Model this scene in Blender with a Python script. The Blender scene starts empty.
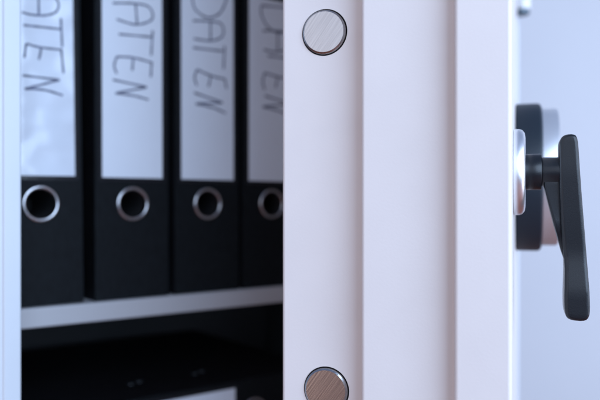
import bpy, bmesh, math, random
from mathutils import Vector, Matrix
random.seed(4)
R = math.radians
scene = bpy.context.scene
C = scene.collection

# ------------------------------------------------------------------ camera
cam_d = bpy.data.cameras.new("camera"); cam = bpy.data.objects.new("camera", cam_d); C.objects.link(cam)
cam.location = (0, 0, 0); cam.rotation_euler = (R(90), 0, 0)
cam_d.sensor_width = 36; cam_d.lens = 42; cam_d.shift_y = 4/600
cam_d.clip_start = 0.02; cam_d.clip_end = 100
cam_d.dof.use_dof = True; cam_d.dof.focus_distance = 0.392; cam_d.dof.aperture_fstop = 5.6
scene.camera = cam

# ------------------------------------------------------------------ world and lamps
w = bpy.data.worlds.new("World"); scene.world = w; w.use_nodes = True
bg = w.node_tree.nodes["Background"]
bg.inputs[0].default_value = (0.46, 0.60, 1.0, 1); bg.inputs[1].default_value = 0.43

def lamp(name, loc, target, sx, sy, power, col):
    l = bpy.data.lights.new(name, 'AREA'); l.shape = 'RECTANGLE'; l.size = sx; l.size_y = sy
    l.energy = power; l.color = col
    o = bpy.data.objects.new(name, l); C.objects.link(o); o.location = loc
    o.rotation_euler = (Vector(target) - Vector(loc)).to_track_quat('-Z', 'Y').to_euler()
    return o
lamp("window_light", (0.95, -1.15, 0.60), (0.0, 0.5, 0.0), 1.8, 1.4, 55, (0.58, 0.75, 1.0))
lamp("side_light", (2.3, 0.2, 0.2), (0.6, 2.0, 0.0), 2.0, 2.0, 46, (0.70, 0.80, 1.0))
lamp("warm_fill_light", (-1.6, -0.9, -0.1), (0.0, 0.5, 0.0), 1.2, 1.2, 6.5, (1.0, 0.70, 0.56))  # added fill standing in for warm bounce from the lower left
lamp("pale_fill_light", (-1.0, -1.5, 0.72), (0.0, 0.45, 0.0), 2.2, 1.7, 11, (0.86, 0.91, 1.0))  # added fill, placed to reflect in the upper bolt and reach the binders

scene.view_settings.view_transform = 'Standard'; scene.view_settings.look = 'None'
scene.view_settings.gamma = 1; scene.view_settings.exposure = 0.1

# ------------------------------------------------------------------ materials
def mat(name, col, rough=0.5, metal=0.0, bump=0.0, bscale=400, var=0.0, vscale=8, coat=0.0, spec=0.5, stretch=None, detail=3):
    m = bpy.data.materials.new(name); m.use_nodes = True
    nt = m.node_tree; N = nt.nodes; Lk = nt.links; b = N["Principled BSDF"]
    b.inputs['Base Color'].default_value = (*col, 1); b.inputs['Roughness'].default_value = rough
    b.inputs['Metallic'].default_value = metal; b.inputs['Coat Weight'].default_value = coat
    b.inputs['Specular IOR Level'].default_value = spec
    tc = N.new('ShaderNodeTexCoord'); mp = N.new('ShaderNodeMapping'); Lk.new(tc.outputs['Object'], mp.inputs[0])
    if stretch: mp.inputs['Scale'].default_value = stretch
    if bump:
        n = N.new('ShaderNodeTexNoise'); n.inputs['Scale'].default_value = bscale; n.inputs['Detail'].default_value = detail
        Lk.new(mp.outputs[0], n.inputs[0])
        bp = N.new('ShaderNodeBump'); bp.inputs['Strength'].default_value = 1; bp.inputs['Distance'].default_value = bump
        Lk.new(n.outputs[0], bp.inputs['Height']); Lk.new(bp.outputs[0], b.inputs['Normal'])
    if var:
        n = N.new('ShaderNodeTexNoise'); n.inputs['Scale'].default_value = vscale; n.inputs['Detail'].default_value = 5
        Lk.new(mp.outputs[0], n.inputs[0])
        r = N.new('ShaderNodeValToRGB')
        r.color_ramp.elements[0].position = .3; r.color_ramp.elements[1].position = .7
        r.color_ramp.elements[0].color = (*[c*(1-var) for c in col], 1); r.color_ramp.elements[1].color = (*[min(1, c*(1+var)) for c in col], 1)
        Lk.new(n.outputs[0], r.inputs[0]); Lk.new(r.outputs[0], b.inputs['Base Color'])
    return m
M = {}
M['paint'] = mat('white_powder_coat', (.665, .63, .615), .42, bump=.00005, bscale=680, var=.015, vscale=30)
def smudge(m, lo, hi, scale):                   # handled paint: the gloss wanders
    nt = m.node_tree; n = nt.nodes.new('ShaderNodeTexNoise'); n.inputs['Scale'].default_value = scale; n.inputs['Detail'].default_value = 6; n.inputs['Distortion'].default_value = 1.2
    tc = nt.nodes.new('ShaderNodeTexCoord'); mr = nt.nodes.new('ShaderNodeMapRange'); mr.inputs['From Min'].default_value = .3; mr.inputs['From Max'].default_value = .7
    mr.inputs['To Min'].default_value = lo; mr.inputs['To Max'].default_value = hi
    nt.links.new(tc.outputs['Object'], n.inputs[0]); nt.links.new(n.outputs[0], mr.inputs[0]); nt.links.new(mr.outputs[0], nt.nodes['Principled BSDF'].inputs['Roughness'])
smudge(M['paint'], .34, .56, 22)
M['frame_paint'] = mat('cabinet_white_paint', (.56, .61, .66), .4, bump=.00005, bscale=700, var=.02, vscale=12)
M['inner_dark'] = mat('dark_grey_interior', (.035, .040, .046), .55, bump=.00004, bscale=700, var=.1)  # one even dark grey for the back and inner sides
M['shelf_paint'] = mat('light_grey_shelf_paint', (.48, .48, .50), .45, bump=.00004, bscale=700, var=.03)
M['black_plastic'] = mat('black_handle_plastic', (.006, .008, .011), .33, spec=.4, bump=.00004, bscale=1400, var=.08, vscale=40)
M['dial_black'] = mat('black_dial_housing', (.010, .016, .024), .45, spec=.3, bump=.00004, bscale=900)
M['satin'] = mat('satin_chrome', (.86, .87, .9), .36, metal=1, bump=.00002, bscale=900, stretch=(1, 1, .05))
M['satin_dial'] = mat('pale_satin_dial', (.66, .67, .70), .38, metal=.8, bump=.00002, bscale=900)
M['rivet'] = mat('dull_rivet', (.10, .11, .12), .5, metal=.8, bump=.00002)
M['hinge_metal'] = mat('white_hinge_enamel', (.78, .79, .8), .35, bump=.00003, bscale=600)
M['hinge_underside'] = mat('hinge_underside_shade', (.10, .14, .17), .45, metal=.6, bump=.00003, bscale=600)  # shade of the barrel's underside put into the colour
M['hole'] = mat('dark_hole_shade', (.01, .01, .012), .7, bump=.00003, bscale=900)  # near-black that stands for shade in the finger hole and bolt gaps
M['cover'] = mat('black_binder_cloth', (.007, .009, .011), .62, spec=.13, bump=.00012, bscale=900, var=.25, vscale=300, stretch=(1, 1, .35))
M['board'] = mat('black_marbled_board', (.006, .006, .008), .6, spec=.2, bump=.00008, bscale=500, var=.3, vscale=60)
M['pocket'] = mat('clear_pocket_border', (.008, .010, .014), .28, bump=.0003, bscale=60, spec=.4)
M['ring'] = mat('nickel_ring', (.50, .50, .52), .24, metal=1, bump=.00002, bscale=500)
M['paper'] = mat('paper_stack', (.45, .44, .42), .8, bump=.0003, bscale=600, stretch=(8, .3, .3))
M['label'] = mat('white_paper_label', (.82, .88, .96), .5, bump=.00006, bscale=90, var=.015, vscale=25, detail=2)
M['label_film'] = mat('wavy_film_label', (.78, .84, .93), .24, bump=.007, bscale=24, var=.02, vscale=25, detail=1, coat=.8, stretch=(1, 1, 1.3))
M['ink'] = mat('blue_grey_marker_ink', (.11, .125, .20), .6, var=.35, vscale=120, bump=.00002, bscale=400)
M['wall'] = mat('pale_blue_wall', (.64, .665, .70), .75, bump=.0006, bscale=160, var=.03, vscale=1.5)

def brushed(name, c0, c1, rough):
    m = mat(name, c1, rough, metal=1); nt = m.node_tree; N = nt.nodes; Lk = nt.links; b = N["Principled BSDF"]
    tc = N.new('ShaderNodeTexCoord'); m1 = N.new('ShaderNodeMapping'); m1.inputs['Rotation'].default_value = (0, R(-36), 0)
    m2 = N.new('ShaderNodeMapping'); m2.inputs['Scale'].default_value = (1, 1, .03)
    n = N.new('ShaderNodeTexNoise'); n.inputs['Scale'].default_value = 1100; n.inputs['Detail'].default_value = 5
    Lk.new(tc.outputs['Object'], m1.inputs[0]); Lk.new(m1.outputs[0], m2.inputs[0]); Lk.new(m2.outputs[0], n.inputs[0])
    r = N.new('ShaderNodeValToRGB'); r.color_ramp.elements[0].position = .35; r.color_ramp.elements[1].position = .65
    r.color_ramp.elements[0].color = (*c0, 1); r.color_ramp.elements[1].color = (*c1, 1)
    Lk.new(n.outputs[0], r.inputs[0]); Lk.new(r.outputs[0], b.inputs['Base Color'])
    bp = N.new('ShaderNodeBump'); bp.inputs['Distance'].default_value = .00004; bp.inputs['Strength'].default_value = 1
    Lk.new(n.outputs[0], bp.inputs['Height']); Lk.new(bp.outputs[0], b.inputs['Normal'])
    return m
M['bolt'] = brushed('brushed_bolt_steel', (.38, .37, .375), (.465, .455, .46), .23)

def wood():
    m = mat('brown_wood_floor', (.30, .13, .06), .45); nt = m.node_tree; N = nt.nodes; Lk = nt.links; b = N["Principled BSDF"]
    tc = N.new('ShaderNodeTexCoord'); br = N.new('ShaderNodeTexBrick')
    br.inputs['Color1'].default_value = (.36, .085, .03, 1); br.inputs['Color2'].default_value = (.26, .06, .022, 1); br.inputs['Mortar'].default_value = (.04, .02, .01, 1)
    br.inputs['Scale'].default_value = 1; br.inputs['Mortar Size'].default_value = .003; br.inputs['Brick Width'].default_value = 1.1; br.inputs['Row Height'].default_value = .12
    mp = N.new('ShaderNodeMapping'); mp.inputs['Scale'].default_value = (2, 40, 1)
    n = N.new('ShaderNodeTexNoise'); n.inputs['Scale'].default_value = 2; n.inputs['Detail'].default_value = 6
    mx = N.new('ShaderNodeMix'); mx.data_type = 'RGBA'; mx.blend_type = 'MULTIPLY'; mx.inputs[0].default_value = .5
    Lk.new(tc.outputs['Object'], br.inputs[0]); Lk.new(tc.outputs['Object'], mp.inputs[0]); Lk.new(mp.outputs[0], n.inputs[0])
    Lk.new(br.outputs[0], mx.inputs[6]); Lk.new(n.outputs[0], mx.inputs[7]); Lk.new(mx.outputs[2], b.inputs['Base Color'])
    return m
M['wood'] = wood()

# ------------------------------------------------------------------ helpers
def emit(name, bm, m, parent=None, bevel=0, seg=3, smooth=True, angle=40):
    bmesh.ops.recalc_face_normals(bm, faces=bm.faces)
    me = bpy.data.meshes.new(name); bm.to_mesh(me); bm.free()
    if isinstance(m, str): m = [m]
    for k in m: me.materials.append(M[k])
    o = bpy.data.objects.new(name, me); C.objects.link(o)
    if parent: o.parent = parent
    if smooth:
        for p in me.polygons: p.use_smooth = True
    if bevel:
        md = o.modifiers.new('bevel', 'BEVEL'); md.width = bevel; md.segments = seg; md.limit_method = 'ANGLE'; md.angle_limit = R(35)
        md.harden_normals = True
    elif smooth:
        me.set_sharp_from_angle(angle=R(angle))
    return o
def prism(bm, pts, z0, z1):                      # plan polygon raised along z
    a = [bm.verts.new((x, y, z0)) for x, y in pts]; b = [bm.verts.new((x, y, z1)) for x, y in pts]
    bm.faces.new(a[::-1]); bm.faces.new(b); k = len(pts)
    for i in range(k): bm.faces.new((a[i], a[(i+1) % k], b[(i+1) % k], b[i]))
def box(bm, x0, x1, y0, y1, z0, z1): prism(bm, [(x0, y0), (x1, y0), (x1, y1), (x0, y1)], z0, z1)
def boxed(name, dims, m, parent=None, bevel=.001, seg=3):
    bm = bmesh.new(); box(bm, *dims); return emit(name, bm, m, parent, bevel, seg)
def lathe(bm, prof, frame, n=64):                # prof: (r, h) along frame's local z
    rings = []
    for r, h in prof:
        if r < 1e-7: rings.append([bm.verts.new(frame @ Vector((0, 0, h)))])
        else: rings.append([bm.verts.new(frame @ Vector((r*math.cos(2*math.pi*i/n), r*math.sin(2*math.pi*i/n), h))) for i in range(n)])
    for A, B in zip(rings, rings[1:]):
        for i in range(n):
            j = (i+1) % n
            if len(A) == 1: bm.faces.new((A[0], B[i], B[j]))
            elif len(B) == 1: bm.faces.new((A[i], A[j], B[0]))
            else: bm.faces.new((A[i], A[j], B[j], B[i]))
def empty(name, loc, rz=0):
    o = bpy.data.objects.new(name, None); C.objects.link(o); o.location = loc; o.rotation_euler = (0, 0, rz); o.empty_display_size = .05
    return o
def tag(o, label=None, cat=None, group=None, kind=None):
    for k, v in (('label', label), ('category', cat), ('group', group), ('kind', kind)):
        if v: o[k] = v
    return o
def kids(o): return [c for c in bpy.data.objects if c.parent == o]
def copy_tree(o, parent=None):
    c = o.copy(); C.objects.link(c)
    if parent: c.parent = parent
    for ch in kids(o): copy_tree(ch, c)
    return c

# ------------------------------------------------------------------ setting
FLOOR = -.80
bm = bmesh.new(); box(bm, -5, 5, -5, 2.3, FLOOR-.05, FLOOR)
tag(emit('floor', bm, 'wood', smooth=False), kind='structure')
bm = bmesh.new(); box(bm, -5, 5, 2.3, 2.4, FLOOR-.05, 1.9)
tag(emit('wall', bm, 'wall', smooth=False), kind='structure')

# ------------------------------------------------------------------ cabinet (local: x along the front, y into the cabinet)
T = R(37.3); d = Vector((math.cos(T), math.sin(T), 0)); m_ = Vector((-math.sin(T), math.cos(T), 0))
P1 = Vector((-.2203, .593, 0))                   # centre of the first spine
FRONT = -.0845; LIN = -.0395; LOUT = -.085; RIN = .518; ROUT = .5515; BACK = .33; TOP = .46
SHELF = -.0868; SHELF2 = -.2523
def world(a, b, z=0): v = P1 + d*a + m_*b; return Vector((v.x, v.y, z))
cab = empty('filing_cabinet', world(0, 0, FLOOR), T)
tag(cab, 'white steel safe cabinet holding black binders, its thick door standing half open', 'safe cabinet')
H = -FLOOR                                       # z offset inside the cabinet
bm = bmesh.new()                                 # left side with folded front return
prism(bm, [(LOUT, FRONT), (LIN-.012, FRONT), (LIN-.012, FRONT-.0025), (LIN, FRONT-.0025), (LIN, FRONT+.03), (LIN-.006, FRONT+.03), (LIN-.006, BACK-.004), (LOUT, BACK-.004)], .05, TOP+H-.04)
emit('side_panel', bm, 'frame_paint', cab, .0018, 4)
bm = bmesh.new()
prism(bm, [(RIN, FRONT), (ROUT, FRONT), (ROUT, BACK-.004), (RIN, BACK-.004)], .05, TOP+H-.04)
emit('side_panel', bm, 'frame_paint', cab, .002, 4)
boxed('back_panel', (LOUT, ROUT, BACK-.003, BACK+.004, .05, TOP+H-.04), 'inner_dark', cab, .0008)
boxed('inner_lining', (LIN-.0055, LIN-.0025, FRONT+.033, BACK-.004, .051, TOP+H-.041), 'inner_dark', cab, 0)
boxed('inner_lining', (RIN-.003, RIN-.0005, FRONT+.033, BACK-.004, .051, TOP+H-.041), 'inner_dark', cab, 0)
boxed('top_panel', (LOUT-.001, ROUT+.001, FRONT-.001, BACK+.005, TOP+H-.039, TOP+H), 'frame_paint', cab, .003, 4)
boxed('bottom_panel', (LOUT-.001, ROUT-.0005, FRONT+.001, BACK+.005, .0, .049), 'frame_paint', cab, .003, 4)
def shelf(z):
    s = boxed('shelf', (LIN+.0006, RIN-.004, -.0065, BACK-.006, z-.0170+H, z+H), 'shelf_paint', cab, .0016, 4)
    return s
shelf(SHELF); shelf(SHELF2); shelf(.255)
# dark shelf bearers on the right

# ------------------------------------------------------------------ door
A = R(17.5); g = Vector((math.sin(A), math.cos(A), 0)); e = Vector((math.cos(A), -math.sin(A), 0))
CN = Vector((.106, .35, 0))                      # outer corner of the free edge
Mdoor = Matrix(((-e.x, g.x, 0, CN.x), (-e.y, g.y, 0, CN.y), (0, 0, 1, 0), (0, 0, 0, 1)))   # local (u inward, t deep, z)
# right-handed local frame: x = outward e, y = g
door_loc = Vector((CN.x, CN.y, FLOOR+.055))
U1, U2, W = .0284, .0797, .1312; R1, R2 = .012, .028; DEP = .49; BX = .44
bm = bmesh.new()
prism(bm, [(0, 0), (0, DEP), (-U1, DEP), (-U1, BX), (-W, BX), (-W, R2), (-U2, R2), (-U2, R1), (-U1, R1), (-U1, 0)], 0, TOP-.045-(FLOOR+.055))
door = emit('door', bm, 'paint', None, .0022, 5)
door.parent = cab
inv = (Matrix.Translation(cab.location) @ Matrix.Rotation(T, 4, 'Z')).inverted()
door.matrix_local = inv @ Matrix.Translation(door_loc) @ Matrix.Rotation(-A, 4, 'Z')
# bolt holes are cut with a boolean cutter mesh that is removed again
DZ = -door_loc.z                                  # world z=0 in door coordinates
bolts = [(-.1050, .1001), (-.1039, -.1084)]
bmc = bmesh.new()
for u, z in bolts:
    lathe(bmc, [(0, -.012), (.01368, -.012), (.01368, .02), (0, .02)], Matrix.Translation((u, R2, z+DZ)) @ Matrix.Rotation(R(90), 4, 'X'), 96)
bmesh.ops.recalc_face_normals(bmc, faces=bmc.faces)
cme = bpy.data.meshes.new('cut'); bmc.to_mesh(cme); bmc.free()
cut = bpy.data.objects.new('cut', cme); C.objects.link(cut); cut.matrix_world = Matrix.Identity(4)
cut.parent = door
bo = door.modifiers.new('holes', 'BOOLEAN'); bo.object = cut; bo.solver = 'EXACT'
bpy.context.view_layer.update()
dg = bpy.context.evaluated_depsgraph_get()
nm = bpy.data.meshes.new_from_object(door.evaluated_get(dg))
door.modifiers.clear(); door.data = nm; bpy.data.objects.remove(cut)
for k, (u, z) in enumerate(bolts):
    F_ = Matrix.Translation((0, 0, 0)) @ Matrix.Rotation(R(90), 4, 'X')    # local z -> -y (towards the viewer)
    bm = bmesh.new()
    lathe(bm, [(.0130, -.011), (.0130, .0003), (.0127, .0012), (.0118, .0019), (0, .0018)], F_, 96)
    b = emit('bolt', bm, 'bolt', door, 0, angle=30); b.location = (u, R2, z+DZ); b.rotation_euler = (0, 0, 0)
    bm = bmesh.new()
    lathe(bm, [(.01355, -.0115), (.01355, -.0008), (.01325, -.0008), (.01325, -.0115)], F_, 96)
    s = emit('bolt_gap_shade', bm, 'hole', door, 0); s.location = (u, R2, z+DZ)  # dark ring added in the gap, its shade put into the colour

# handle on the outer face, axis along +x of the door frame
ht, hz = .072, .0190
def FX(t, z): return Matrix.Translation((0, t, z+DZ)) @ Matrix.Rotation(R(90), 4, 'Y')
bm = bmesh.new()
lathe(bm, [(.0253, .0002), (.0256, .001), (.0256, .0032), (.0250, .0050), (.0232, .0064), (.0205, .0068), (0, .0068)], FX(ht, hz), 96)
emit('handle_rose', bm, 'satin', door)
bm = bmesh.new()
lathe(bm, [(.0104, .0067), (.0107, .0073), (.0107, .0153), (.0103, .0158), (0, .0158)], FX(ht, hz), 64)
lathe(bm, [(0, .0150), (.0082, .0150), (.0086, .0160), (.0085, .0275), (0, .0275)], FX(ht, hz), 64)
shaft = emit('handle_shaft', bm, 'black_plastic', door)
# lever: profile in (outward, z), thickness along the door
k_ = 1/1.757/1000
pp = [(558.6, 150), (559.2, 143), (562, 138.4), (567, 136.6), (573, 136.5), (577, 138.4), (578.6, 146), (579.8, 165), (581.4, 187), (584.2, 220), (587.2, 255), (589.6, 288),
      (590.4, 304), (590.2, 313), (588, 318.6), (583, 320.6), (572, 320.2), (566.4, 318), (564.3, 312), (563.8, 299), (564.3, 284), (564.6, 264), (562.6, 246), (560.6, 222), (559.2, 195), (558.6, 172)]
def chaikin(P, n):
    for _ in range(n): P = [q for a, b in zip(P, P[1:]+P[:1]) for q in ((a[0]*.75+b[0]*.25, a[1]*.75+b[1]*.25), (a[0]*.25+b[0]*.75, a[1]*.25+b[1]*.75))]
    return P
pp = [(557.6+(x-558.6)*.92, y) for x, y in chaikin(pp, 1)]
def side(pts): return [Vector(((x-513.4)*k_, (204-y)/1.68/1000)) for x, y in pts]
def pillow(bm, prof, hw, r, n=6):                # slab whose two faces roll over into its outline
    N_ = len(prof); ar = sum(prof[i].x*prof[(i+1) % N_].y-prof[(i+1) % N_].x*prof[i].y for i in range(N_)); sg = 1 if ar > 0 else -1
    nrm = []
    for i in range(N_):
        a, b, c = prof[i-1], prof[i], prof[(i+1) % N_]
        t1 = (b-a).normalized(); t2 = (c-b).normalized(); n1 = Vector((-t1.y, t1.x))*sg; n2 = Vector((-t2.y, t2.x))*sg
        m = (n1+n2).normalized(); nrm.append(m/max(.6, m.dot(n1)))
    lv = [(-hw+r*(1-math.sin(p)), r*(1-math.cos(p))) for p in [math.pi/2*(1-k/n) for k in range(n+1)]]
    lv += [(-t, q) for t, q in lv[::-1]]
    rows = [[bm.verts.new(((prof[i]+nrm[i]*q).x, ht+t, (prof[i]+nrm[i]*q).y+DZ)) for i in range(N_)] for t, q in lv]
    for A_, B_ in zip(rows, rows[1:]):
        for i in range(N_): bm.faces.new((A_[i], A_[(i+1) % N_], B_[(i+1) % N_], B_[i]))
    bmesh.ops.triangulate(bm, faces=[bm.faces.new(rows[0][::-1]), bm.faces.new(rows[-1])])
bm = bmesh.new()
pillow(bm, side(pp), .0096, .0020)
pillow(bm, side([(542.6, 180), (543.2, 186), (547, 202), (552.5, 224), (560, 252), (566, 270), (569, 262), (568, 200), (566, 178)]), .0060, .0012, 3)
zc = .0190+DZ
for k in range(26):                              # cross bands so the flare bends evenly
    bmesh.ops.bisect_plane(bm, geom=bm.verts[:]+bm.edges[:]+bm.faces[:], plane_co=(0, 0, zc+.017-k*.0042), plane_no=(0, 0, 1))
for v in bm.verts:                               # neck slimmer than the flared grip
    dzv = zc-v.co.z
    f = 1 - .22*max(0, min(1, dzv/.045)) + .34*max(0, min(1, (dzv-.052)/.018))
    if v.co.x > .0245: v.co.y = ht+(v.co.y-ht)*f*.96
    if dzv > 0: v.co.z = zc-dzv*.972
lev = emit('handle_lever', bm, 'black_plastic', door, 0, angle=50)
# round lock housing further back
dt, dz = .25, .0222
bm = bmesh.new(); lathe(bm, [(.0600, .0002), (.0612, .001), (.0612, .0170), (.0604, .0192), (.058, .0205), (0, .0205)], FX(dt, dz), 96)
dl = emit('lock_housing', bm, 'dial_black', door)
bm = bmesh.new(); lathe(bm, [(.0566, .0200), (.0566, .0312), (.0556, .0328), (.052, .0333), (.0, .0333)], FX(dt, dz), 96)
emit('lock_dial', bm, 'satin_dial', door)
# hinges
for z in (.2335, -.46):
    bm = bmesh.new(); c0 = world(.5385, -.0965)
    Fh = inv @ Matrix.Translation((c0.x, c0.y, z))
    lathe(bm, [(0, .0), (.0096, .0), (.0102, .0008), (.0102, .079), (.0096, .08), (0, .08)], Fh, 48)
    hb = emit('hinge', bm, 'hinge_metal', cab)
    bm = bmesh.new(); lathe(bm, [(0, -.0060), (.0080, -.0060), (.0094, -.0048), (.0095, -.0002), (0, -.0002)], Fh, 48)  # dark cap added below the barrel to paint its shaded underside
    emit('hinge_underside', bm, 'hinge_underside', hb)
    bm = bmesh.new(); box(bm, .505, .530, FRONT-.011, FRONT-.006, z+H+.005, z+H+.075)
    emit('hinge_leaf', bm, 'hinge_metal', hb, .0008)

# ------------------------------------------------------------------ binders
BW, BD, BH, RZ, RR = .0718, .285, .318, .0868, .0128
def spine_bm():
    bm = bmesh.new(); n = 64; x1 = BW/2; angs = sorted([2*math.pi*i/n for i in range(n)] + [math.atan2(zz-RZ, xx) % (2*math.pi) for xx in (-x1, x1) for zz in (0, BH)])
    lay = []
    for y in (0, .0028):
        inn, out = [], []
        for a in angs:
            c, s = math.cos(a), math.sin(a)
            kk = min((x1/abs(c)) if abs(c) > 1e-9 else 9, ((BH-RZ)/s if s > 1e-9 else (RZ/-s if s < -1e-9 else 9)))
            inn.append(bm.verts.new((RR*c, y, RZ+RR*s))); out.append(bm.verts.new((kk*c, y, RZ+kk*s)))
        lay.append((inn, out))
    N_ = len(angs)
    for i in range(N_):
        j = (i+1) % N_
        for inn, out in lay: bm.faces.new((inn[i], inn[j], out[j], out[i]))
        bm.faces.new((lay[0][0][i], lay[0][0][j], lay[1][0][j], lay[1][0][i]))
        bm.faces.new((lay[0][1][i], lay[0][1][j], lay[1][1][j], lay[1][1][i]))
    return bm
def stroke(bm, pts, w, y):                       # flat pen stroke with round ends and joints
    def disc(p):
        vs = [bm.verts.new((p[0]+w/2*math.cos(2*math.pi*i/10), y, p[1]+w/2*math.sin(2*math.pi*i/10))) for i in range(10)]
        bm.faces.new(vs)
    q = []
    P = [Vector(p) for p in pts]
    for i in range(len(P)-1):                    # Catmull-Rom so that bowls run round
        a, b, c, dd = P[max(i-1, 0)], P[i], P[i+1], P[min(i+2, len(P)-1)]
        for s in range(6):
            t = s/6; q.append(.5*((2*b)+(c-a)*t+(2*a-5*b+4*c-dd)*t*t+(3*b-a-3*c+dd)*t**3))
    q.append(P[-1])
    L, Rr = [], []
    for i, p in enumerate(q):
        t = (q[min(i+1, len(q)-1)]-q[max(i-1, 0)]); t = t.normalized() if t.length > 0 else Vector((1, 0))
        nn = Vector((-t.y, t.x))*w/2*(1+.12*math.sin(i*1.7))
        L.append(bm.verts.new((p.x+nn.x, y, p.y+nn.y))); Rr.append(bm.verts.new((p.x-nn.x, y, p.y-nn.y)))
    for i in range(len(q)-1): bm.faces.new((L[i], L[i+1], Rr[i+1], Rr[i]))
LW = .0586; LB, LT = .1106, .3016
def make_binder():
    root = empty('lever_arch_binder', (0, 0, 0))
    emit('spine', spine_bm(), 'cover', root, .0009, 3)
    for s in (-1, 1):
        bm = bmesh.new(); x = s*BW/2; box(bm, min(x, x-s*.0022), max(x, x-s*.0022), .0030, BD, .0, BH)
        emit('cover_board', bm, 'board', root, .0007, 2)
    bm = bmesh.new(); box(bm, -BW/2+.004, BW/2-.018, .150, BD-.02, .008, BH-.016); emit('paper_stack', bm, 'paper', root, .001)
    bm = bmesh.new()
    Fr = Matrix.Translation((0, 0, RZ)) @ Matrix.Rotation(R(90), 4, 'X')
    lathe(bm, [(.0124, -.010), (.0124, .0002), (.0127, .0010), (.0137, .0016), (.0150, .0014), (.0158, .0006), (.0159, .00005)], Fr, 64)
    emit('finger_ring', bm, 'ring', root)
    bm = bmesh.new(); lathe(bm, [(.0123, -.0030), (.0123, -.0700), (0, -.0700)], Fr, 48); emit('hole_shade_cup', bm, 'hole', root)  # black cup added behind the hole, painting the shade inside it
    for z in (.127, .199):
        for q in (0, .011):
            bm = bmesh.new(); lathe(bm, [(.0036, 0), (.0034, .0005), (.0024, .0010), (0, .0012)], Matrix.Translation((BW/2, .054+q*.4, z-q)) @ Matrix.Rotation(R(90), 4, 'Y'), 20)
            emit('rivet', bm, 'rivet', root)
    return root
def add_label(root, lines, lm='label'):
    bm = bmesh.new(); box(bm, -LW/2-.0035, LW/2+.0035, -.00035, .0004, LB-.0035, LT+.003)
    emit('label_pocket', bm, 'pocket', root, 0)
    bm = bmesh.new(); box(bm, -LW/2, LW/2, -.0007, -.00020, LB, LT)
    lb = emit('spine_label', bm, lm, root, 0)
    if lines:
        bm = bmesh.new()
        for i, st in enumerate(lines): stroke(bm, [(x/1000, min(z/1000, LT-.002)) for x, z in st], .0018, -.00082-.00001*i)
        me = emit('handwriting', bm, 'ink', lb, 0, smooth=False)
    return lb
proto = make_binder()
GR = 'upright black binders on the upper shelf'
W1 = [[(-13.9, 246.7), (-6.6, 245.8), (4.2, 246.7), (13.5, 250.4), (16.9, 256.6), (15.2, 262.3), (10.1, 266.5), (-13.9, 264.7)], [(0.0, 266.0), (0.0, 246.5)], [(-12.7, 236.1), (1.7, 236.6), (18.6, 237.0)], [(18.6, 246.5), (19.5, 221.6)], [(-10.7, 220.9), (1.7, 219.2), (19.5, 219.4)], [(1.2, 218.7), (1.2, 215.7), (-0.4, 208.7)], [(18.6, 219.7), (20.3, 199.2)], [(-10.7, 220.9), (-12.3, 208.9)], [(-13.9, 194.1), (16.9, 193.2)], [(16.9, 193.2), (1.7, 187.8), (-12.3, 183.0)], [(-12.3, 183.0), (4.2, 183.4), (19.5, 180.1)]]
W2 = [[(-19.4, 267.9), (2.8, 271.2), (15.2, 270.6), (19.7, 264.8), (17.7, 257.9), (2.8, 251.9), (-15.6, 254.0)], [(2.8, 270.8), (4.2, 253.0)], [(-13.7, 240.7), (19.2, 242.7)], [(19.7, 248.9), (18.2, 225.3)], [(-15.6, 220.0), (0.3, 221.1), (18.7, 218.8)], [(-15.6, 220.0), (-18.0, 211.6), (-15.6, 204.6)], [(0.3, 221.1), (-0.7, 209.1)], [(18.7, 219.7), (17.7, 205.1)], [(-19.4, 198.8), (13.7, 195.3)], [(13.7, 195.3), (-17.0, 186.8)], [(-17.0, 186.8), (0.3, 186.2), (15.2, 183.8)], [(-20.3, 296.1), (17.7, 301.9)], [(-19.4, 296.3), (-18.5, 285.7), (-10.8, 278.9), (-0.2, 278.1), (10.7, 283.8), (16.7, 292.4), (16.7, 301.7)]]
W3 = [[(-20.0, 295.5), (23.0, 302.5)], [(-18.9, 295.7), (-17.3, 285.3), (-13.5, 275.7), (-0.1, 270.6), (13.6, 277.3), (21.2, 292.1), (21.8, 302.3)], [(-16.8, 264.9), (-0.1, 267.1), (13.6, 267.3), (17.7, 261.4), (15.4, 253.5), (3.3, 248.3), (-16.2, 247.5)], [(2.8, 267.5), (2.8, 248.7)], [(-16.8, 238.7), (17.1, 239.7)], [(18.9, 245.0), (17.7, 221.7)], [(-12.4, 217.8), (3.3, 213.6), (19.4, 211.9)], [(-12.4, 217.8), (-15.1, 209.6), (-12.4, 202.1)], [(3.3, 214.6), (0.5, 202.4)], [(18.9, 212.3), (21.2, 202.5)], [(-15.7, 195.0), (16.5, 188.0)], [(16.5, 188.0), (-14.0, 184.4)], [(-14.0, 184.4), (5.6, 182.1), (20.0, 177.8)]]
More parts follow.
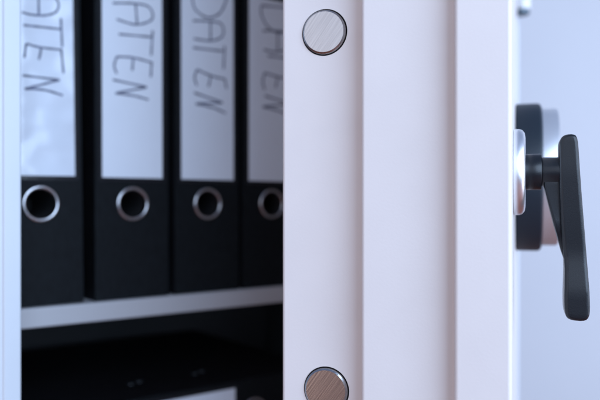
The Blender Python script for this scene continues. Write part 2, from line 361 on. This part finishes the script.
W4 = [[(-14.4, 293.6), (25.2, 297.2)], [(-14.4, 293.1), (-13.7, 282.8), (-4.9, 271.6), (9.3, 268.5), (21.2, 275.6), (25.2, 296.7)], [(-12.5, 267.4), (4.1, 269.8), (18.5, 269.9), (25.2, 262.2), (18.5, 252.7), (4.1, 247.6), (-11.2, 247.7)], [(6.7, 270.2), (6.7, 249.0)], [(-6.1, 242.1), (26.6, 243.0)], [(27.9, 250.8), (26.6, 225.8)], [(-9.9, 223.8), (6.7, 221.5), (26.6, 220.4)], [(-9.9, 223.8), (-12.5, 214.1), (-9.9, 206.0)], [(6.7, 221.5), (4.1, 209.5)], [(26.6, 220.4), (26.6, 207.5)], [(-9.9, 199.8), (23.9, 194.3)], [(23.9, 194.3), (-12.5, 188.0)], [(-12.5, 188.0), (8.0, 185.5), (25.2, 180.4)]]
spots = [(0.0018, W1, 'label_film', 'upright black binder beside the left cabinet wall, its white spine label under glossy film'),
         (0.0840, W2, 'label', 'upright black binder second from the left cabinet wall, DATEN handwritten down its pale label'),
         (0.1627, W3, 'label', 'upright black binder third from the left cabinet wall, greyish label with large handwritten DATEN'),
         (0.2395, W4, 'label', 'upright black binder partly hidden behind the edge of the open cabinet door, label in shade')]
for i, (a, W_, lm, lab) in enumerate(spots):
    b = proto if i == 0 else copy_tree(proto)
    if i == 0: todo = []
    todo.append(b)
for b, (a, W_, lm, lab) in zip(todo, spots):
    add_label(b, W_, lm)
    b.location = world(a, 0, SHELF+.0002); b.rotation_euler = (0, {0: R(-.7), 1: R(-.15), 2: R(-.1), 3: R(.1)}[spots.index((a, W_, lm, lab))], T); tag(b, lab, 'binder', GR)
# the binder lying on its side in the compartment below
base = make_binder(); add_label(base, [])
rm = Matrix.Rotation(T, 4, 'Z') @ Matrix.Rotation(R(-90), 4, 'Y')      # local z -> -x (towards the left), x -> z
base.rotation_euler = rm.to_euler()
p = world(.2176+RZ, .0, 0); base.location = (p.x, p.y, SHELF2+BW/2+.0003)
tag(base, 'black binder lying on its side on the lower shelf, blank label', 'binder')
